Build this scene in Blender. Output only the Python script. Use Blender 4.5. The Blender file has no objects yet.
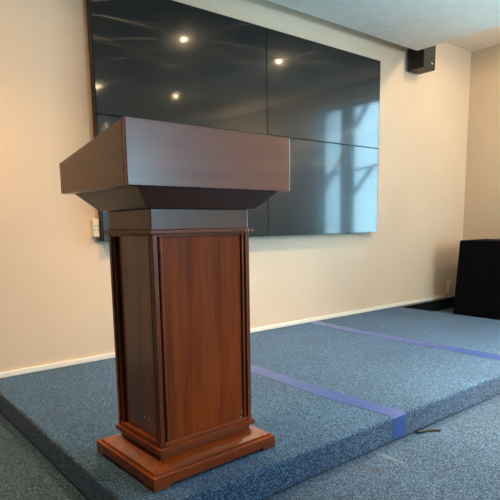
import bpy, bmesh, math, random
from mathutils import Vector, Matrix
random.seed(7)
scene = bpy.context.scene
col = scene.collection

# ------------------------------------------------------------------ materials
def new_mat(name):
    m = bpy.data.materials.new(name); m.use_nodes = True
    nt = m.node_tree
    b = nt.nodes['Principled BSDF']
    return m, nt, b

def N(nt, typ, **kw):
    n = nt.nodes.new(typ)
    for k, v in kw.items():
        if k in n.inputs: n.inputs[k].default_value = v
        else: setattr(n, k, v)
    return n

def ramp(nt, stops):
    r = nt.nodes.new('ShaderNodeValToRGB')
    els = r.color_ramp.elements
    while len(els) < len(stops): els.new(0.5)
    for e, (p, c) in zip(els, stops):
        e.position = p; e.color = (*c, 1)
    return r

def coords(nt, scale=(1, 1, 1), rot=(0, 0, 0)):
    tc = nt.nodes.new('ShaderNodeTexCoord')
    mp = nt.nodes.new('ShaderNodeMapping')
    mp.inputs['Scale'].default_value = scale
    mp.inputs['Rotation'].default_value = rot
    nt.links.new(tc.outputs['Object'], mp.inputs['Vector'])
    return mp.outputs['Vector']

def plain(name, color, rough=0.5, spec=0.5, metallic=0.0, bump=0.0, bscale=200.0, coat=0.0, var=0.04):
    m, nt, b = new_mat(name)
    v = coords(nt)
    no = N(nt, 'ShaderNodeTexNoise', Scale=bscale * 0.05, Detail=3.0)
    nt.links.new(v, no.inputs['Vector'])
    lo = tuple(max(0, c * (1 - var)) for c in color); hi = tuple(c * (1 + var) for c in color)
    r = ramp(nt, [(0.3, lo), (0.7, hi)])
    nt.links.new(no.outputs['Fac'], r.inputs['Fac'])
    nt.links.new(r.outputs['Color'], b.inputs['Base Color'])
    b.inputs['Roughness'].default_value = rough
    b.inputs['Specular IOR Level'].default_value = spec
    b.inputs['Metallic'].default_value = metallic
    b.inputs['Coat Weight'].default_value = coat
    if bump:
        n2 = N(nt, 'ShaderNodeTexNoise', Scale=bscale, Detail=2.0)
        nt.links.new(v, n2.inputs['Vector'])
        bp = N(nt, 'ShaderNodeBump', Strength=bump, Distance=0.002)
        nt.links.new(n2.outputs['Fac'], bp.inputs['Height'])
        nt.links.new(bp.outputs['Normal'], b.inputs['Normal'])
    return m

def wood(name, axis, dark=(0.1040, 0.0172, 0.0005), mid=(0.2141, 0.0367, 0.0009), light=(0.3182, 0.0643, 0.0016), rough=0.40, coat=0.22, spec=0.3):
    """stained mahogany veneer; axis = direction of the grain"""
    m, nt, b = new_mat(name)
    s = {'x': (0.9, 14, 14), 'y': (14, 0.9, 14), 'z': (14, 14, 0.9)}[axis]
    v = coords(nt, s)
    n1 = N(nt, 'ShaderNodeTexNoise', Scale=1.6, Detail=6.0, Roughness=0.6, Distortion=0.6)
    nt.links.new(v, n1.inputs['Vector'])
    s2 = {'x': (2.5, 160, 160), 'y': (160, 2.5, 160), 'z': (160, 160, 2.5)}[axis]
    v2 = coords(nt, s2)
    n2 = N(nt, 'ShaderNodeTexNoise', Scale=1.0, Detail=3.0)
    nt.links.new(v2, n2.inputs['Vector'])
    mx = N(nt, 'ShaderNodeMath', operation='MULTIPLY_ADD')
    mx.inputs[1].default_value = 0.35
    nt.links.new(n2.outputs['Fac'], mx.inputs[0]); 
    sub = N(nt, 'ShaderNodeMath', operation='SUBTRACT'); sub.inputs[1].default_value = 0.175
    nt.links.new(n1.outputs['Fac'], sub.inputs[0]); nt.links.new(sub.outputs[0], mx.inputs[2])
    r = ramp(nt, [(0.28, dark), (0.5, mid), (0.74, light)])
    nt.links.new(mx.outputs[0], r.inputs['Fac'])
    nt.links.new(r.outputs['Color'], b.inputs['Base Color'])
    b.inputs['Roughness'].default_value = rough
    b.inputs['Coat Weight'].default_value = coat
    b.inputs['Coat Roughness'].default_value = 0.22
    b.inputs['Specular IOR Level'].default_value = spec
    bp = N(nt, 'ShaderNodeBump', Strength=0.10, Distance=0.001)
    nt.links.new(n2.outputs['Fac'], bp.inputs['Height'])
    nt.links.new(bp.outputs['Normal'], b.inputs['Normal'])
    return m

def carpet(name, dark, mid, light, seed=0.0, scuffs_highlights=()):
    m, nt, b = new_mat(name)
    v = coords(nt)
    add = N(nt, 'ShaderNodeVectorMath', operation='ADD'); add.inputs[1].default_value = (seed, seed * 1.7, 0)
    nt.links.new(v, add.inputs[0])
    vo = N(nt, 'ShaderNodeTexVoronoi', Scale=215.0, Randomness=1.0)
    nt.links.new(add.outputs[0], vo.inputs['Vector'])
    sep = N(nt, 'ShaderNodeSeparateColor')
    nt.links.new(vo.outputs['Color'], sep.inputs[0])
    no = N(nt, 'ShaderNodeTexNoise', Scale=135.0, Detail=4.0, Roughness=0.75)
    nt.links.new(add.outputs[0], no.inputs['Vector'])
    mix = N(nt, 'ShaderNodeMath', operation='MULTIPLY_ADD'); mix.inputs[1].default_value = 0.42
    nt.links.new(sep.outputs[0], mix.inputs[0])
    h = N(nt, 'ShaderNodeMath', operation='MULTIPLY_ADD'); h.inputs[1].default_value = 1.1; h.inputs[2].default_value = -0.26
    nt.links.new(no.outputs['Fac'], h.inputs[0]); nt.links.new(h.outputs[0], mix.inputs[2])
    r = ramp(nt, [(0.22, dark), (0.5, mid), (0.82, light)])
    nt.links.new(mix.outputs[0], r.inputs['Fac'])
    # broad worn patches
    big = N(nt, 'ShaderNodeTexNoise', Scale=2.2, Detail=2.0)
    nt.links.new(add.outputs[0], big.inputs['Vector'])
    rb = ramp(nt, [(0.3, (0.88, 0.88, 0.88)), (0.7, (1.1, 1.1, 1.1))])
    nt.links.new(big.outputs['Fac'], rb.inputs['Fac'])
    mul = N(nt, 'ShaderNodeMix', data_type='RGBA', blend_type='MULTIPLY'); mul.inputs[0].default_value = 1.0
    nt.links.new(r.outputs['Color'], mul.inputs[6]); nt.links.new(rb.outputs['Color'], mul.inputs[7])
    last = mul.outputs[2]
    for cx, y0, y1, wd, colr, amt in scuffs_highlights:
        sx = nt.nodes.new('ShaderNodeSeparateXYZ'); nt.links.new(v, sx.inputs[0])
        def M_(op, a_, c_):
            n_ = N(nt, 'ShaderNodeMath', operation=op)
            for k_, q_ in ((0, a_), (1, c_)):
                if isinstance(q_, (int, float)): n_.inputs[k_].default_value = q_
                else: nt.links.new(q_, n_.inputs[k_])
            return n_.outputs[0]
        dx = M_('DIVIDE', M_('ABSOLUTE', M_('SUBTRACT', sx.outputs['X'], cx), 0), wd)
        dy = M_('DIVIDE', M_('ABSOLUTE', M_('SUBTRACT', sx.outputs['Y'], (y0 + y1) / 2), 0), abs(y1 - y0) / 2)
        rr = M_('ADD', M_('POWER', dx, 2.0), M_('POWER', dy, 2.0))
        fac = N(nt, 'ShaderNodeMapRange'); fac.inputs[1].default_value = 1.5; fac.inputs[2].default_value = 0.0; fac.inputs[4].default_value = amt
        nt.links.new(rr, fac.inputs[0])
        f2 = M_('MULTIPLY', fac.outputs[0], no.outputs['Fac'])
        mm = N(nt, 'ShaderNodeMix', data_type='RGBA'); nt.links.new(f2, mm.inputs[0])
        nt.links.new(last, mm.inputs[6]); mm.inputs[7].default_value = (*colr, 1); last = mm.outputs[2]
    nt.links.new(last, b.inputs['Base Color'])
    b.inputs['Roughness'].default_value = 0.95
    b.inputs['Specular IOR Level'].default_value = 0.15
    b.inputs['Sheen Weight'].default_value = 0.15
    b.inputs['Sheen Roughness'].default_value = 0.5
    bp = N(nt, 'ShaderNodeBump', Strength=0.9, Distance=0.004)
    nt.links.new(mix.outputs[0], bp.inputs['Height'])
    nt.links.new(bp.outputs['Normal'], b.inputs['Normal'])
    return m

def wallpaper(name, color):
    m, nt, b = new_mat(name)
    v = coords(nt)
    no = N(nt, 'ShaderNodeTexNoise', Scale=1.3, Detail=3.0)
    nt.links.new(v, no.inputs['Vector'])
    r = ramp(nt, [(0.3, tuple(c * 0.965 for c in color)), (0.7, tuple(min(1, c * 1.03) for c in color))])
    nt.links.new(no.outputs['Fac'], r.inputs['Fac'])
    nt.links.new(r.outputs['Color'], b.inputs['Base Color'])
    b.inputs['Roughness'].default_value = 0.7
    b.inputs['Specular IOR Level'].default_value = 0.3
    n2 = N(nt, 'ShaderNodeTexNoise', Scale=260.0, Detail=2.0)
    nt.links.new(v, n2.inputs['Vector'])
    n3 = N(nt, 'ShaderNodeTexNoise', Scale=2.5, Detail=1.0)
    nt.links.new(v, n3.inputs['Vector'])
    ad = N(nt, 'ShaderNodeMath', operation='MULTIPLY_ADD'); ad.inputs[1].default_value = 6.0
    nt.links.new(n3.outputs['Fac'], ad.inputs[0]); nt.links.new(n2.outputs['Fac'], ad.inputs[2])
    bp = N(nt, 'ShaderNodeBump', Strength=0.15, Distance=0.0012)
    nt.links.new(ad.outputs[0], bp.inputs['Height'])
    nt.links.new(bp.outputs['Normal'], b.inputs['Normal'])
    return m

ANG = (18.0, -1.3)
def screen_material():
    """anti-glare glass: a clear lobe, a hazy lobe, and two streak lobes added to imitate starbursts round lamp reflections"""
    m, nt, b = new_mat('screen_glass')
    out = nt.nodes['Material Output']
    b.inputs['Base Color'].default_value = (0.0045, 0.0052, 0.0055, 1)
    b.inputs['Roughness'].default_value = 0.9
    b.inputs['Specular IOR Level'].default_value = 0.0
    fr = N(nt, 'ShaderNodeFresnel', IOR=1.6)
    acc = None
    # (weight, roughness, anisotropy, angle of the added starburst streak in the plane of the screen)
    lobes = [(0.36, 0.07, 0.0, 0.0), (0.30, 0.20, 0.0, 0.0), (0.07, 0.34, 0.0, 0.0), (0.16, 0.145, -0.97, ANG[0]), (0.16, 0.145, -0.97, ANG[1])]
    tot = 0.0
    for wgt, ro, an, ang in lobes:
        g = N(nt, 'ShaderNodeBsdfAnisotropic', Roughness=ro, Anisotropy=an)
        if an:
            tv_ = N(nt, 'ShaderNodeCombineXYZ', X=math.cos(math.radians(ang)), Y=0.0, Z=math.sin(math.radians(ang)))
            nt.links.new(tv_.outputs[0], g.inputs['Tangent'])
        tot += wgt
        if acc is None: acc = g
        else:
            m_ = N(nt, 'ShaderNodeMixShader'); m_.inputs[0].default_value = wgt / tot
            nt.links.new(acc.outputs[0], m_.inputs[1]); nt.links.new(g.outputs[0], m_.inputs[2]); acc = m_
    mx1 = acc
    mf = N(nt, 'ShaderNodeMixShader')
    nt.links.new(fr.outputs[0], mf.inputs[0])
    nt.links.new(b.outputs[0], mf.inputs[1]); nt.links.new(mx1.outputs[0], mf.inputs[2])
    nt.links.new(mf.outputs[0], out.inputs['Surface'])
    return m

def glass_material():
    m, nt, b = new_mat('window_glass')
    out = nt.nodes['Material Output']
    tr = N(nt, 'ShaderNodeBsdfTransparent', Color=(0.93, 0.97, 0.98, 1))
    gl = N(nt, 'ShaderNodeBsdfAnisotropic', Roughness=0.0)
    fr = N(nt, 'ShaderNodeFresnel', IOR=1.45)
    mx = N(nt, 'ShaderNodeMixShader')
    nt.links.new(fr.outputs[0], mx.inputs[0]); nt.links.new(tr.outputs[0], mx.inputs[1]); nt.links.new(gl.outputs[0], mx.inputs[2])
    nt.links.new(mx.outputs[0], out.inputs['Surface'])
    return m

def emit(name, color, strength):
    m, nt, b = new_mat(name)
    b.inputs['Base Color'].default_value = (0.8, 0.8, 0.8, 1)
    b.inputs['Emission Color'].default_value = (*color, 1)
    b.inputs['Emission Strength'].default_value = strength
    return m

WOODZ = wood('mahogany_vertical', 'z')
WOODX = wood('mahogany_lengthwise', 'x')
WOODY = wood('mahogany_crosswise', 'y')
WOODP = wood('mahogany_front', 'z', (0.150, 0.025, 0.0012), (0.262, 0.045, 0.0024), (0.350, 0.069, 0.0050), rough=0.42, coat=0.0, spec=0.16)  # from here copies of one varnish, each face's light set into tone and gloss
WOODS = wood('mahogany_side', 'z', rough=0.36, coat=0.55, spec=0.5)
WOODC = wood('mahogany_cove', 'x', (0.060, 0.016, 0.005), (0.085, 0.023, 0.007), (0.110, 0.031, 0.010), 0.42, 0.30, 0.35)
WOODB = wood('mahogany_base_slope', 'x', rough=0.34, coat=0.7, spec=0.5)
WOODT = wood('mahogany_tray', 'x', (0.1950, 0.0483, 0.0247), (0.2405, 0.0609, 0.0304), (0.2860, 0.0735, 0.0361), 0.33, 0.4, 0.5)
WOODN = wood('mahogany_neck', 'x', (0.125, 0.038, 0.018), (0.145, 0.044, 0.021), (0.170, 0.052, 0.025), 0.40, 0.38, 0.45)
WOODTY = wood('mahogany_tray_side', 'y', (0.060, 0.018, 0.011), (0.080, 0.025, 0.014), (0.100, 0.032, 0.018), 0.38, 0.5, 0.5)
CHIP = plain('chipped_paint', (0.75, 0.72, 0.66), 0.7)
STEEL = plain('screw_metal', (0.55, 0.5, 0.46), 0.35, metallic=0.8)
CARPET_STAGE = carpet('blue_carpet_stage', (0.0028, 0.0127, 0.0332), (0.0262, 0.0846, 0.1892), (0.1376, 0.3149, 0.5739))
CARPET_FLOOR = carpet('blue_carpet_floor', (0.0038, 0.0122, 0.0280), (0.0332, 0.0822, 0.1609), (0.1490, 0.2878, 0.4778), 3.7, [(1.632, -1.88, -2.04, 0.024, (0.05, 0.045, 0.035), 0.9), (1.77, -1.87, -2.03, 0.014, (0.25, 0.36, 0.42), 0.6)])  # a brown scuff and a pale highlight painted into the floor carpet
WALL = wallpaper('cream_wallpaper', (0.725, 0.585, 0.445))
CEIL = plain('ceiling_paint', (0.8836, 0.8074, 0.7083), 0.85, 0.2, bump=0.1)
TRIM = plain('white_trim_paint', (0.90, 0.86, 0.76), 0.45)
BLACKBASE = plain('black_stone_skirting', (0.012, 0.012, 0.014), 0.25, bump=0.0, var=0.5)
SCREEN = screen_material()
BEZEL = plain('black_bezel', (0.008, 0.008, 0.008), 0.7, 0.15)
HOUSING = plain('dark_metal_housing', (0.035, 0.026, 0.018), 0.5)
SPK_BLACK = plain('black_speaker_cabinet', (0.006, 0.006, 0.007), 0.5)
SPK_GRILLE = plain('speaker_grille_cloth', (0.026, 0.023, 0.021), 0.75, bump=0.5, bscale=900)
LOGO = plain('silver_badge', (0.8, 0.8, 0.8), 0.3, metallic=0.6)
BLACKCLOTH = plain('black_table_cloth', (0.0045, 0.0042, 0.0065), 0.95, 0.1, bump=0.2, bscale=500)
PURPLE = plain('purple_cloth', (0.050, 0.014, 0.085), 0.7, bump=0.2, bscale=400)
PLASTIC = plain('cream_plastic', (0.78, 0.74, 0.64), 0.35)
SLOT = plain('dark_socket_slots', (0.03, 0.03, 0.03), 0.5)
TAPE = plain('blue_floor_tape', (0.040, 0.088, 0.330), 0.30, 0.6, bump=0.35, bscale=45)
RUBBER = plain('black_rubber', (0.012, 0.012, 0.012), 0.5)
FRAME = plain('grey_window_frame', (0.30, 0.33, 0.36), 0.5)
STEELBEAM = plain('painted_steel_brace', (0.18, 0.27, 0.34), 0.6)
GLASS = glass_material()
LAMP = emit('downlight_lens', (1.0, 0.74, 0.42), 560.0)
LAMPTRIM = plain('downlight_trim', (0.75, 0.75, 0.72), 0.4)
STAIN = plain('brown_scuff', (0.050, 0.046, 0.042), 0.95, 0.1)

# ------------------------------------------------------------------ mesh helpers
def obj(name, bm, mats, parent=None, bevel=0.0, seg=2, smooth=False):
    me = bpy.data.meshes.new(name)
    bmesh.ops.recalc_face_normals(bm, faces=bm.faces)
    bm.to_mesh(me); bm.free()
    if not isinstance(mats, (list, tuple)): mats = [mats]
    for m in mats: me.materials.append(m)
    o = bpy.data.objects.new(name, me); col.objects.link(o)
    if parent is not None: o.parent = parent
    if bevel:
        md = o.modifiers.new('edge', 'BEVEL'); md.width = bevel; md.segments = seg
        md.limit_method = 'ANGLE'; md.angle_limit = math.radians(30)
    if smooth:
        for p in me.polygons: p.use_smooth = True
    return o

def tag(o, label=None, cat=None, group=None, kind=None):
    if label: o['label'] = label
    if cat: o['category'] = cat
    if group: o['group'] = group
    if kind: o['kind'] = kind
    return o

def empty(name, loc, rz=0.0):
    o = bpy.data.objects.new(name, None); o.empty_display_size = 0.1
    col.objects.link(o); o.location = loc; o.rotation_euler = (0, 0, rz)
    return o

def hexa(bm, c, mi=0):
    """c: 8 corners, bottom 4 (ccw) then top 4"""
    vs = [bm.verts.new(p) for p in c]
    for f in ((3, 2, 1, 0), (4, 5, 6, 7), (0, 1, 5, 4), (1, 2, 6, 5), (2, 3, 7, 6), (3, 0, 4, 7)):
        bm.faces.new([vs[i] for i in f]).material_index = mi
    return vs

def box(bm, x0, x1, y0, y1, z0, z1, mi=0):
    return hexa(bm, [(x0, y0, z0), (x1, y0, z0), (x1, y1, z0), (x0, y1, z0),
                     (x0, y0, z1), (x1, y0, z1), (x1, y1, z1), (x0, y1, z1)], mi)

def frustum(bm, wx0, wy0, z0, wx1, wy1, z1, cy=0.0):
    return hexa(bm, [(-wx0, -wy0 + cy, z0), (wx0, -wy0 + cy, z0), (wx0, wy0 + cy, z0), (-wx0, wy0 + cy, z0),
                     (-wx1, -wy1 + cy, z1), (wx1, -wy1 + cy, z1), (wx1, wy1 + cy, z1), (-wx1, wy1 + cy, z1)])

def cyl(bm, p, axis, r, h, seg=20, r2=None):
    q = Vector((0, 0, 1)).rotation_difference(Vector(axis).normalized()).to_matrix().to_4x4()
    bmesh.ops.create_cone(bm, cap_ends=True, segments=seg, radius1=r, radius2=r if r2 is None else r2, depth=h,
                          matrix=Matrix.Translation(Vector(p)) @ q)

def tube(bm, pts, r, seg=8):
    rings = []
    for i, p in enumerate(pts):
        p = Vector(p)
        d = (Vector(pts[min(i + 1, len(pts) - 1)]) - Vector(pts[max(i - 1, 0)])).normalized()
        a = d.cross(Vector((0, 0, 1)));  a = a.normalized() if a.length > 1e-4 else Vector((1, 0, 0))
        b = d.cross(a).normalized()
        rings.append([bm.verts.new(p + a * (r * math.cos(t)) + b * (r * math.sin(t))) for t in [2 * math.pi * k / seg for k in range(seg)]])
    for i in range(len(rings) - 1):
        for k in range(seg):
            bm.faces.new([rings[i][k], rings[i][(k + 1) % seg], rings[i + 1][(k + 1) % seg], rings[i + 1][k]])
    bm.faces.new(rings[0][::-1]); bm.faces.new(rings[-1])

def boxobj(name, m, parent, *b, bevel=0.0, **kw):
    bm = bmesh.new(); box(bm, *b)
    return obj(name, bm, m, parent, bevel, **kw)

# ------------------------------------------------------------------ the room
FZ = -0.1194            # hall floor; the stage top is z = 0
XL, XR = -7.0, 5.805    # side walls
YB = -9.0               # rear wall
SOF = 2.46              # dropped ceiling
HI = 2.705              # ceiling proper
SX = 4.585              # where the dropped ceiling ends
SY = -0.13              # gap between the dropped ceiling and the back wall
T = 0.2

def struct(name, bm, m, parent=None, bevel=0.0):
    o = obj(name, bm, m, parent, bevel)
    if parent is None: o['kind'] = 'structure'
    return o

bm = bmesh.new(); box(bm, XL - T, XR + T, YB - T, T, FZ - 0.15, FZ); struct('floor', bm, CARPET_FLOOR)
bm = bmesh.new(); box(bm, XL - T, XR + T, 0, T, FZ, HI + 0.2); struct('wall_back', bm, WALL)
bm = bmesh.new(); box(bm, XL - T, XL, YB - T, 0, FZ, HI + 0.2); struct('wall_left', bm, WALL)
bm = bmesh.new(); box(bm, XL, XR, YB, 0, HI, HI + 0.1); struct('ceiling', bm, CEIL)
bm = bmesh.new(); box(bm, XL + 0.13, SX, YB + 0.13, SY, SOF, HI - 0.001); struct('ceiling_dropped', bm, CEIL, bevel=0.004)

# windows: (wall, from, to) along y for the right wall, along x for the front (rear of hall) wall
WINS = [('R', -2.46, -1.30), ('F', 3.9, 5.1)]
WZ0, WZ1 = 0.30, 2.48
def holed(name, side, lo, hi):
    """a wall with window openings"""
    bm = bmesh.new()
    def seg(a, b, z0, z1):
        if side == 'R': box(bm, XR, XR + T, a, b, z0, z1)
        else: box(bm, a, b, YB - T, YB, z0, z1)
    p = lo
    for s_, a, b in sorted(w_ for w_ in WINS if w_[0] == side):
        seg(p, a, FZ, HI + 0.2); seg(a, b, FZ, WZ0); seg(a, b, WZ1, HI + 0.2); p = b
    seg(p, hi, FZ, HI + 0.2)
    struct(name, bm, WALL)
holed('wall_right', 'R', YB, 0.0)
holed('wall_front', 'F', XL, XR + T)
for i, (s_, a, b_) in enumerate(WINS):
    if s_ == 'R': w = empty('window_%d' % (i + 1), (XR + 0.1, (a + b_) / 2, WZ0))
    else: w = empty('window_%d' % (i + 1), ((a + b_) / 2, YB - 0.1, WZ0), -math.pi / 2)
    w['kind'] = 'structure'
    h = (b_ - a) / 2; H = WZ1 - WZ0
    bm = bmesh.new()
    box(bm, -0.03, 0.03, -h, -h + 0.05, 0, H); box(bm, -0.03, 0.03, h - 0.05, h, 0, H)
    box(bm, -0.03, 0.03, -h + 0.05, h - 0.05, 0, 0.05); box(bm, -0.03, 0.03, -h + 0.05, h - 0.05, H - 0.05, H)
    m0, mh = (-0.09, 0.105) if s_ == 'R' else (0.0, 0.07)
    box(bm, -0.03, 0.03, m0 - mh, m0 + mh, 0.05, H - 0.05)
    obj('window_frame', bm, FRAME, w)
    for s0, s1 in ((-h + 0.05, m0 - mh), (m0 + mh, h - 0.05)):
        bm = bmesh.new(); box(bm, -0.004, 0.004, s0, s1, 0.05, H - 0.05)
        obj('window_pane', bm, GLASS, w)
    bm = bmesh.new(); box(bm, -0.14, 0.0, -h, h, -0.03, 0.0)
    obj('window_sill', bm, TRIM, w)

# steel bracing of the building outside the first window
def bar(bm, p, q, r):
    p, q = Vector(p), Vector(q); d = (q - p).normalized()
    a = Vector((1, 0, 0)); n = d.cross(a).normalized()
    hexa(bm, [p + a * r * s + n * r * t for s, t in ((-1, -1), (1, -1), (1, 1), (-1, 1))] +
             [q + a * r * s + n * r * t for s, t in ((-1, -1), (1, -1), (1, 1), (-1, 1))])
bm = bmesh.new()
bx = XR + 0.165
for p, q, r in (((bx, -1.60, 2.56), (bx, -2.00, 2.05), 0.026), ((bx, -1.56, 1.640), (bx, -2.02, 1.145), 0.022),
                ((bx, -2.46, 1.545), (bx, -1.30, 1.640), 0.012), ((bx, -2.05, 1.95), (bx, -2.46, 1.35), 0.02),
                ((bx, -1.33, 2.50), (bx, -1.44, 2.0), 0.022)):
    bar(bm, p, q, r)
struct('trim_steel_bracing', bm, STEELBEAM)

# baseboards
def run(name, m, x0, x1, y0, y1, z0, z1, bevel=0.003):
    bm = bmesh.new(); box(bm, x0, x1, y0, y1, z0, z1); struct(name, bm, m, bevel=bevel)
run('baseboard_back', TRIM, XL, XR, -0.012, 0, 0.002, 0.034)
run('baseboard_right', TRIM, XR - 0.012, XR, YB, -0.012, 0.002, 0.034)
run('baseboard_back_lower', BLACKBASE, 4.556, XR - 0.012, -0.055, 0, FZ, 0.0)
run('baseboard_right_lower', BLACKBASE, XR - 0.008, XR, YB, -0.008, FZ, 0.0)
run('baseboard_left', TRIM, XL, XL + 0.012, YB, -0.012, 0.002, 0.034)

# ------------------------------------------------------------------ stage
SL, SR, SF = 0.6586, 4.554, -1.868
def stage_mesh():
    bm = bmesh.new()
    nx = 60; prof = []
    r = 0.012
    def edge(x): return SF + 0.004 * math.sin(x * 2.3) + 0.003 * math.sin(x * 5.1 + 1)
    box(bm, SL, SR, SF, -0.001, FZ, 0.0)
    return bm
st = obj('stage_platform', stage_mesh(), CARPET_STAGE, None, 0.012, 4)
tag(st, 'low stage platform covered in speckled blue carpet along the cream wall', 'stage')

# tape strips
def tape(name, left, right, hang=None):
    """left/right: lists of (x, y) down the strip; a thin band laid on the carpet, hanging over the front edge"""
    bm = bmesh.new(); t = 0.0012
    L = [(x, y, 0.0003) for x, y in left]; R = [(x, y, 0.0003) for x, y in right]
    def band(P, Q, n):
        a = [bm.verts.new(p) for p in P]; b = [bm.verts.new(p) for p in Q]
        a2 = [bm.verts.new(Vector(p) + Vector(k) * t) for p, k in zip(P, n)]; b2 = [bm.verts.new(Vector(p) + Vector(k) * t) for p, k in zip(Q, n)]
        for i in range(len(P) - 1):
            bm.faces.new([a2[i], b2[i], b2[i + 1], a2[i + 1]]); bm.faces.new([a[i + 1], b[i + 1], b[i], a[i]])
            bm.faces.new([a[i], a2[i], a2[i + 1], a[i + 1]]); bm.faces.new([b[i + 1], b2[i + 1], b2[i], b[i]])
        bm.faces.new([a[0], b[0], b2[0], a2[0]]); bm.faces.new([a2[-1], b2[-1], b[-1], a[-1]])
    n = [(0, 0, 1)] * len(L)
    if hang:
        xl, xr = left[-1][0], right[-1][0]
        for ang in (30, 60, 90):
            a = math.radians(ang)
            y = SF + 0.012 - 0.0123 * math.sin(a); z = -0.012 + 0.0123 * math.cos(a)
            L.append((xl, y, z)); R.append((xr, y, z)); n.append((0, -math.sin(a), math.cos(a)))
        L.append((xl + 0.004, SF - 0.0004, hang)); R.append((xr - 0.004, SF - 0.0004, hang)); n.append((0, -1, 0))
    band(L, R, n)
    return obj(name, bm, TAPE)
t1 = tape('floor_tape', [(1.903, -0.02), (1.899, -0.88), (1.878, -1.458), (1.908, SF + 0.012)],
          [(2.02, -0.02), (2.008, -0.741), (1.985, -1.285), (2.006, SF + 0.012)], -0.108)
tag(t1, 'blue tape strip across the stage nearest the lectern, folded over the front edge', 'tape')
t2 = tape('floor_tape', [(3.258, -0.014), (3.206, -0.55), (3.213, -0.91), (3.214, -1.36), (3.213, -1.68), (3.213, SF + 0.012)],
          [(3.366, -0.014), (3.318, -0.55), (3.326, -0.91), (3.334, -1.36), (3.338, -1.68), (3.338, SF + 0.012)], -0.10)
tag(t2, 'blue tape strip across the stage farther from the lectern, towards the black table', 'tape')

# ------------------------------------------------------------------ lectern
lec = empty('lectern', (1.0262, -1.5462, 0.0), 0.0275)
tag(lec, 'mahogany wooden lectern with a wide tray top standing at the stage corner', 'lectern')
# plinth with bracket feet
PW, PD, PZ = 0.2710, 0.2150, 0.0485
bm = bmesh.new(); box(bm, -PW, PW, -PD, PD, 0.011, PZ)
pl = obj('plinth', bm, WOODX, lec, 0.002)
for sx in (-1, 1):
    for sy in (-1, 1):
        bm = bmesh.new()
        x0, x1 = sorted((sx * (PW - 0.0005), sx * (PW - 0.062))); y0, y1 = sorted((sy * (PD - 0.0005), sy * (PD - 0.062)))
        vs = box(bm, x0, x1, y0, y1, 0.0, 0.0108)
        obj('bracket_foot', bm, WOODX, pl, 0.0015)
bm = bmesh.new(); frustum(bm, PW - 0.014, PD - 0.014, PZ + 0.0002, PW - 0.014, PD - 0.014, PZ + 0.006)
obj('plinth_step', bm, WOODX, lec, 0.001)
bm = bmesh.new(); frustum(bm, PW - 0.016, PD - 0.016, PZ + 0.0062, 0.200, 0.147, 0.0722)
obj('base_neck', (lambda b_: (box(b_, -0.198, 0.198, -0.145, 0.145, 0.0724, 0.0953), b_)[1])(bmesh.new()), WOODX, lec)
obj('sloped_base', bm, WOODB, lec, 0.001)
# bottom moulding
BW, BD = 0.2133, 0.1613
bm = bmesh.new(); box(bm, -BW, BW, -BD, BD, 0.0955, 0.1127)
obj('base_moulding', bm, WOODX, lec, 0.0015, 2)
# column: carcass, posts, rails, panels
CW, CD = 0.2040, 0.1545; CZ0, CZ1 = 0.1129, 0.8362
PF, PS = 0.009, 0.017         # recess of the front/back and the side panels
bm = bmesh.new(); box(bm, -CW + PS + 0.004, CW - PS - 0.004, -CD + PF + 0.004, CD - PF - 0.004, CZ0, CZ1)
obj('carcass', bm, WOODZ, lec)
PO = 0.019
for sx in (-1, 1):
    for sy in (-1, 1):
        bm = bmesh.new()
        x0, x1 = sorted((sx * CW, sx * (CW - PO))); y0, y1 = sorted((sy * CD, sy * (CD - PO)))
        box(bm, x0, x1, y0, y1, CZ0, CZ1)
        post = obj('corner_post', bm, WOODZ, lec, 0.003, 3)
# rails (top and bottom) per face
for sy in (-1, 1):
    for z0, z1 in ((CZ0, CZ0 + 0.016), (CZ1 - 0.008, CZ1)):
        bm = bmesh.new(); y0, y1 = sorted((sy * (CD - 0.001), sy * (CD - 0.02)))
        box(bm, -CW + PO, CW - PO, y0, y1, z0, z1); obj('rail', bm, WOODX, lec, 0.002)
for sx in (-1, 1):
    for z0, z1 in ((CZ0, CZ0 + 0.016), (CZ1 - 0.008, CZ1)):
        bm = bmesh.new(); x0, x1 = sorted((sx * (CW - 0.001), sx * (CW - 0.02)))
        box(bm, x0, x1, -CD + PO, CD - PO, z0, z1); obj('rail', bm, WOODY, lec, 0.002)
# beads running up beside the panels
BR = 0.0065; BO = PO + 0.005 + BR          # a shadow groove between post and bead
BH = CZ1 - CZ0 - 0.026
for sy in (-1, 1):
    for sx in (-1, 1):
        bm = bmesh.new(); cyl(bm, (sx * (CW - BO), sy * (CD - BR - 0.001), (CZ0 + CZ1) / 2 + 0.004), (0, 0, 1), BR, BH, 16)
        obj('bead', bm, WOODZ, lec, smooth=False)
        bm = bmesh.new(); cyl(bm, (sx * (CW - BR - 0.003), sy * (CD - BO), (CZ0 + CZ1) / 2 + 0.004), (0, 0, 1), BR, BH, 16)
        obj('bead', bm, WOODZ, lec, smooth=False)
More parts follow.
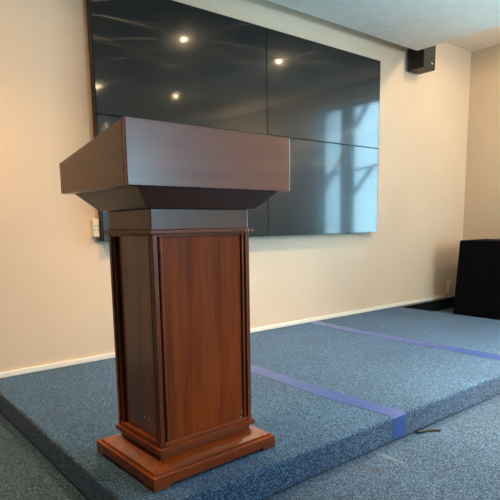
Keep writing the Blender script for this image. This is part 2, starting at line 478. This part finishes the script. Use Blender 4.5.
# panels
for sy in (-1, 1):
    bm = bmesh.new(); y0, y1 = sorted((sy * (CD - PF), sy * (CD - PF - 0.006)))
    box(bm, -CW + BO + BR + 0.0005, CW - BO - BR - 0.0005, y0, y1, CZ0 + 0.017, CZ1 - 0.009)
    if sy < 0:
        for x, z, s in ((0.1615, 0.150, 0.0022), (0.1640, 0.156, 0.0016), (0.158, 0.133, 0.0018), (0.151, 0.1315, 0.0013)):
            box(bm, x - s, x + s, -CD + PF - 0.0006, -CD + PF + 0.001, z - s, z + s, 1)
    obj('front_panel' if sy < 0 else 'rear_panel', bm, [WOODP, CHIP], lec)
for sx in (-1, 1):
    bm = bmesh.new(); x0, x1 = sorted((sx * (CW - PS), sx * (CW - PS - 0.006)))
    box(bm, x0, x1, -CD + BO + BR + 0.0005, CD - BO - BR - 0.0005, CZ0 + 0.017, CZ1 - 0.009)
    if sx < 0:
        for y, z, s in ((-0.022, 0.186, 0.0026), (-0.055, 0.190, 0.0026), (-0.060, 0.33, 0.0012)):
            box(bm, -CW + PS - 0.0006, -CW + PS + 0.001, y - s, y + s, z - s, z + s, 1)
    obj('side_panel', bm, [WOODS, CHIP], lec)
# collar
RW, RD = 0.2150, 0.1635
bm = bmesh.new(); box(bm, -RW, RW, -RD, RD, 0.8364, 0.8495)
cl = obj('collar_moulding', bm, WOODX, lec, 0.002, 2)
for x in (0.181, 0.193, 0.212):
    bm = bmesh.new(); cyl(bm, (x, -RD - 0.0005, 0.841), (0, 1, 0), 0.0028, 0.004, 12)
    obj('screw', bm, STEEL, cl); 
# neck
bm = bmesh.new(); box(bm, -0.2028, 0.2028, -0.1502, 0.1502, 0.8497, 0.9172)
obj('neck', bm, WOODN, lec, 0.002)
# cove under the tray
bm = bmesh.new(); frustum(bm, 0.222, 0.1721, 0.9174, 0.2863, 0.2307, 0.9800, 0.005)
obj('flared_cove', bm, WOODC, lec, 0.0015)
# tray: open-backed wedge, high towards the audience
TW, TD, TZ = 0.3282, 0.2492, 0.9802; ZF, ZB = 1.1697, 1.0856; ty = 0.005
def tray_wall(name, m, c):
    bm = bmesh.new(); hexa(bm, c); return obj(name, bm, m, tray, 0.0018)
bm = bmesh.new(); box(bm, -TW + 0.0204, TW - 0.0204, -TD + ty + 0.0204, TD + ty - 0.0204, TZ, TZ + 0.018)
tray = obj('tray', bm, WOODT, lec, 0.0018)
th = 0.02
yf, yb = -TD + ty, TD + ty
zt = lambda y: ZF + (ZB - ZF) * (y - yf) / (yb - yf)
z0 = TZ
bm = bmesh.new()
hexa(bm, [(-TW, yf, z0), (TW, yf, z0), (TW, yf + th, z0), (-TW, yf + th, z0),
          (-TW, yf, ZF), (TW, yf, ZF), (TW, yf + th, zt(yf + th)), (-TW, yf + th, zt(yf + th))])
obj('front_board', bm, WOODT, tray, 0.0018)
bm = bmesh.new()
hexa(bm, [(-TW, yb - th, z0), (TW, yb - th, z0), (TW, yb, z0), (-TW, yb, z0),
          (-TW, yb - th, zt(yb - th)), (TW, yb - th, zt(yb - th)), (TW, yb, ZB), (-TW, yb, ZB)])
obj('rear_board', bm, WOODT, tray, 0.0018)
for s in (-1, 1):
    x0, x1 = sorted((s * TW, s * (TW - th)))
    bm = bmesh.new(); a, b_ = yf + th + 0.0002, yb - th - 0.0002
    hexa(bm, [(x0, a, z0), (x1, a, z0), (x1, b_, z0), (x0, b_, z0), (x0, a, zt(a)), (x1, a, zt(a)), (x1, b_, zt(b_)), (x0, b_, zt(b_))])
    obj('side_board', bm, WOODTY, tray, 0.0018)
bm = bmesh.new(); a, b_ = yf + th + 0.0004, yb - th - 0.0004
X = TW - th - 0.0004
hexa(bm, [(-X, a, zt(a) - 0.03), (X, a, zt(a) - 0.03), (X, b_, zt(b_) - 0.03), (-X, b_, zt(b_) - 0.03),
          (-X, a, zt(a) - 0.012), (X, a, zt(a) - 0.012), (X, b_, zt(b_) - 0.012), (-X, b_, zt(b_) - 0.012)])
obj('reading_surface', bm, WOODT, lec, 0.001)

# ------------------------------------------------------------------ video wall
TVX, TVZ, TVD, TVW, TVH = 1.3829, 0.7669, 0.070, 2.7346, 1.5381
tv = empty('video_wall', (TVX + TVW / 2, 0, TVZ))
tag(tv, 'large black two by two video wall mounted on the cream wall, screens off', 'screen')
pw, ph, g = TVW / 2, TVH / 2, 0.0016
for i in (-1, 0):
    for j in (0, 1):
        x0, x1 = i * pw + g, (i + 1) * pw - g; zz0, zz1 = j * ph + g, (j + 1) * ph - g
        bm = bmesh.new(); box(bm, x0, x1, -TVD + 0.010, -0.004, zz0, zz1)
        pan = obj('display_panel', bm, HOUSING, tv, 0.002)
        bm = bmesh.new(); bz = 0.0026; y0, y1 = -TVD, -TVD + 0.0098
        box(bm, x0, x0 + bz, y0, y1, zz0, zz1); box(bm, x1 - bz, x1, y0, y1, zz0, zz1)
        box(bm, x0 + bz, x1 - bz, y0, y1, zz0, zz0 + bz); box(bm, x0 + bz, x1 - bz, y0, y1, zz1 - bz, zz1)
        obj('bezel', bm, BEZEL, pan)
        bm = bmesh.new(); box(bm, x0 + bz, x1 - bz, y0 + 0.0006, y1, zz0 + bz, zz1 - bz)
        obj('screen', bm, SCREEN, pan)

# ------------------------------------------------------------------ loudspeaker
SPX0, SPX1, SPZ0, SPZ1, SPD, SPB = 4.605, 4.80, 2.305, 2.58, 0.195, 0.02
sp = empty('loudspeaker', ((SPX0 + SPX1) / 2, -SPB, SPZ0))
tag(sp, 'small black loudspeaker mounted high on the wall by the ceiling edge', 'loudspeaker')
hw = (SPX1 - SPX0) / 2; H = SPZ1 - SPZ0
boxobj('cabinet', SPK_BLACK, sp, -hw, hw, -(SPD - SPB) + 0.012, 0, 0, H, bevel=0.004)
gr = boxobj('grille', SPK_GRILLE, sp, -hw + 0.001, hw - 0.001, -(SPD - SPB), -(SPD - SPB) + 0.0118, 0.001, H - 0.001, bevel=0.003)
boxobj('badge', LOGO, gr, 0.028, 0.056, -(SPD - SPB) - 0.002, -(SPD - SPB) + 0.001, 0.05, 0.061)
boxobj('wall_bracket', SPK_BLACK, sp, -0.04, 0.04, 0.0003, SPB, 0.06, 0.18)

# ------------------------------------------------------------------ covered table at the right
tb = empty('table', (5.475, -1.05, FZ))
tag(tb, 'table covered to the floor by a black cloth beyond the end of the stage', 'table')
THW, THD, TH = 0.265, 0.74, 0.782
bm = bmesh.new()
def loop(z, out, amp):
    pts = []
    for (xa, ya, xb, yb_) in ((-1, -1, 1, -1), (1, -1, 1, 1), (1, 1, -1, 1), (-1, 1, -1, -1)):
        n = 40
        for k in range(n):
            t = k / n
            x = (xa + (xb - xa) * t) * THW; y = (ya + (yb_ - ya) * t) * THD
            nx, ny = (yb_ - ya) / 2, -(xb - xa) / 2
            w = amp * (0.5 + 0.5 * math.sin(k * 1.3 + xa * 2 + ya)) * math.sin(math.pi * t)
            corner = out
            pts.append((x + nx * (out + w) + (out * xa * 1 if k == 0 else 0), y + ny * (out + w) + (out * ya if k == 0 else 0), z))
    return pts
def clean(z, out, amp):
    P = loop(z, 0, amp); sx, sy = (THW + out) / THW, (THD + out) / THD
    return [bm.verts.new((x * sx, y * sy, z)) for x, y, z in P]
levels = [(TH, 0.0, 0.0), (TH - 0.012, 0.006, 0.0), (TH - 0.2, 0.012, 0.004), (TH - 0.45, 0.022, 0.008), (0.002, 0.034, 0.014)]
rings = [clean(*l) for l in levels]
for a, b_ in zip(rings, rings[1:]):
    for k in range(len(a)):
        bm.faces.new([a[k], a[(k + 1) % len(a)], b_[(k + 1) % len(a)], b_[k]])
bm.faces.new(rings[0])
cloth = obj('table_cloth', bm, BLACKCLOTH, tb, smooth=False)
md = cloth.modifiers.new('thick', 'SOLIDIFY'); md.thickness = 0.003; md.offset = -1
boxobj('tabletop', SLOT, tb, -THW + 0.004, THW - 0.004, -THD + 0.004, THD - 0.004, TH - 0.035, TH - 0.006)
pc = empty('folded_cloth', (5.44, -1.00, FZ + TH))
tag(pc, 'purple cloth lying folded flat on the black covered table', 'cloth')
bm = bmesh.new()
box(bm, -0.20, 0.2, -0.42, 0.42, 0.0005, 0.007)
obj('lower_fold', bm, PURPLE, pc, 0.003)
bm = bmesh.new(); box(bm, -0.17, 0.19, -0.40, 0.37, 0.0075, 0.014)
obj('upper_fold', bm, PURPLE, pc, 0.003)

# ------------------------------------------------------------------ sockets
def socket(name, x0, x1, z0, z1, gangs, label, plug=False):
    s = empty(name, ((x0 + x1) / 2, 0, z0)); tag(s, label, 'socket')
    w = (x1 - x0) / 2; h = (z1 - z0)
    boxobj('back_box', PLASTIC, s, -w, w, -0.022, -0.0004, 0, h, bevel=0.004)
    gh = h / gangs
    for k in range(gangs):
        f = boxobj('face_plate', PLASTIC, s, -w + 0.004, w - 0.004, -0.028, -0.0222, k * gh + 0.004, (k + 1) * gh - 0.004, bevel=0.003)
        bm = bmesh.new(); cz = (k + 0.5) * gh
        for dx in (-0.011, 0.011):
            box(bm, dx - 0.002, dx + 0.002, -0.0285, -0.0279, cz - 0.018, cz - 0.004)
        box(bm, -0.008, -0.004, -0.0285, -0.0279, cz + 0.008, cz + 0.018); box(bm, 0.004, 0.008, -0.0285, -0.0279, cz + 0.008, cz + 0.018)
        obj('slots', bm, SLOT, f)
    return s
socket('wall_socket', 1.336, 1.381, 0.795, 0.908, 1, 'cream wall socket at the lower left corner of the video wall')
socket('wall_socket', 5.50, 5.58, 0.052, 0.19, 2, 'cream double socket low on the wall beside the black covered table')

# ------------------------------------------------------------------ small things on the hall floor
bm = bmesh.new()
tube(bm, [(0, 0, 0.006), (0.02, -0.012, 0.006), (0.055, -0.024, 0.0055), (0.085, -0.040, 0.006), (0.112, -0.062, 0.006)], 0.0055, 10)
cb = obj('cable_stub', bm, RUBBER, None, smooth=True); cb.location = (2.075, SF - 0.006, FZ)
tag(cb, 'short black cable end lying on the floor at the foot of the stage', 'cable')

# ------------------------------------------------------------------ downlights
WARM, MIDW, AMBER = (1.0, 0.80, 0.55), (1.0, 0.75, 0.46), (1.0, 0.57, 0.22)
# x, y, z, then beams: (watts, colour, cone angle, cone softness)
LIGHTS = [(2.649, -1.044, SOF, [(84, WARM, 75, 0.6)]),
          (3.739, -1.018, SOF, [(3, WARM, 75, 0.6)]),
          (0.45, -1.02, SOF, [(58, AMBER, 125, 0.7), (12, AMBER, 165, 0.4)]),
          (1.56, -1.03, SOF, [(64, AMBER, 80, 0.6)]),  # unseen left pair, fitted to warm the wall there
          (3.663, -2.847, SOF, [(172, WARM, 75, 0.6), (46, WARM, 125, 0.7)]),
          (2.678, -2.962, SOF, [(172, WARM, 75, 0.6), (46, WARM, 125, 0.7)]),
          (3.82, -5.31, SOF, [(4, WARM, 125, 0.7)]), (2.68, -5.31, SOF, [(4, WARM, 125, 0.7)]),
          (4.80, -1.10, HI, [(10, MIDW, 175, 0.2)]), (4.80, -2.40, HI, [(22, MIDW, 175, 0.2)])]  # unseen in the ceiling strip; the second added to brighten the right wall
for x, y, z, beams in LIGHTS:
    d = empty('downlight', (x, y, z))
    seen = True
    tag(d, 'round recessed warm downlight in the ceiling of the hall', 'downlight', 'ceiling downlights')
    bm = bmesh.new()
    n = 28
    R = [(0.052, -0.0003), (0.050, -0.006), (0.038, -0.006), (0.034, -0.0015)]
    rg = [[bm.verts.new((r * math.cos(2 * math.pi * k / n), r * math.sin(2 * math.pi * k / n), zz)) for k in range(n)] for r, zz in R]
    for a, b_ in zip(rg, rg[1:]):
        for k in range(n): bm.faces.new([a[k], a[(k + 1) % n], b_[(k + 1) % n], b_[k]])
    bm.faces.new(rg[-1]); bm.faces.new(rg[0])
    obj('trim_ring', bm, LAMPTRIM, d)
    bm = bmesh.new(); cyl(bm, (0, 0, -0.0035), (0, 0, 1), 0.018, 0.003, 24)
    obj('lens', bm, LAMP, d)
    for pwr, lcol, cone, soft in beams:
        ld = bpy.data.lights.new('downlight_lamp', 'SPOT')
        ld.energy = pwr; ld.color = lcol; ld.spot_size = math.radians(cone); ld.spot_blend = soft; ld.shadow_soft_size = 0.03
        lo = bpy.data.objects.new('downlight_lamp', ld); col.objects.link(lo); lo.location = (x, y, z - 0.02)

for x, y, pwr, lcol in ((5.6, -4.0, 50, WARM),):  # unseen warm fill added to brighten the right side, no fixture
    ld = bpy.data.lights.new('warm_fill', 'POINT'); ld.energy = pwr; ld.color = lcol; ld.shadow_soft_size = 0.06
    lo = bpy.data.objects.new('warm_fill', ld); col.objects.link(lo); lo.location = (x, y, 1.88)

# ------------------------------------------------------------------ daylight
w = bpy.data.worlds.new('sky'); scene.world = w; w.use_nodes = True
nt = w.node_tree; bg = nt.nodes['Background']
SKY = 9.9
tc = nt.nodes.new('ShaderNodeTexCoord'); sx = nt.nodes.new('ShaderNodeSeparateXYZ')
nt.links.new(tc.outputs['Generated'], sx.inputs[0])
rp = ramp(nt, [(0.0, (0.90, 1.50, 1.85)), (0.20, (0.85, 1.45, 1.82)), (0.48, (0.20, 0.50, 0.88)), (1.0, (0.14, 0.40, 0.78))])
nt.links.new(sx.outputs['Z'], rp.inputs['Fac'])
nt.links.new(rp.outputs['Color'], bg.inputs['Color'])
bg.inputs['Strength'].default_value = SKY
for i, (s_, a, b_) in enumerate(WINS):
    ld = bpy.data.lights.new('window_portal', 'AREA'); ld.shape = 'RECTANGLE'
    ld.size = WZ1 - WZ0; ld.size_y = b_ - a
    ld.cycles.is_portal = True
    lo = bpy.data.objects.new('window_portal', ld); col.objects.link(lo)
    if s_ == 'R': lo.location = (XR + 0.18, (a + b_) / 2, (WZ0 + WZ1) / 2); lo.rotation_euler = (0, math.radians(90), 0)
    else: lo.location = ((a + b_) / 2, YB - 0.18, (WZ0 + WZ1) / 2); lo.rotation_euler = (0, math.radians(90), -math.pi / 2)

# ------------------------------------------------------------------ camera
yaw, pitch, roll = map(math.radians, (39.0554, -8.6475, -0.8505))
fw = Vector((math.sin(yaw) * math.cos(pitch), math.cos(yaw) * math.cos(pitch), math.sin(pitch)))
rt = Vector((math.cos(yaw), -math.sin(yaw), 0)); up = rt.cross(fw)
rt2 = rt * math.cos(roll) + up * math.sin(roll); up2 = -rt * math.sin(roll) + up * math.cos(roll)
cam = bpy.data.cameras.new('camera'); co = bpy.data.objects.new('camera', cam); col.objects.link(co)
M = Matrix(((rt2.x, up2.x, -fw.x, 0.0), (rt2.y, up2.y, -fw.y, -3.2157), (rt2.z, up2.z, -fw.z, 0.8643), (0, 0, 0, 1)))
co.matrix_world = M
cam.sensor_fit = 'HORIZONTAL'; cam.sensor_width = 36.0
cam.lens = 526.47 / 500 * 36.0
cam.shift_x = 0.0; cam.shift_y = 54.0 / 500
cam.clip_start = 0.02
scene.camera = co

scene.view_settings.view_transform = 'Standard'
scene.view_settings.look = 'None'
scene.view_settings.exposure = 0.95
scene.view_settings.gamma = 1.0
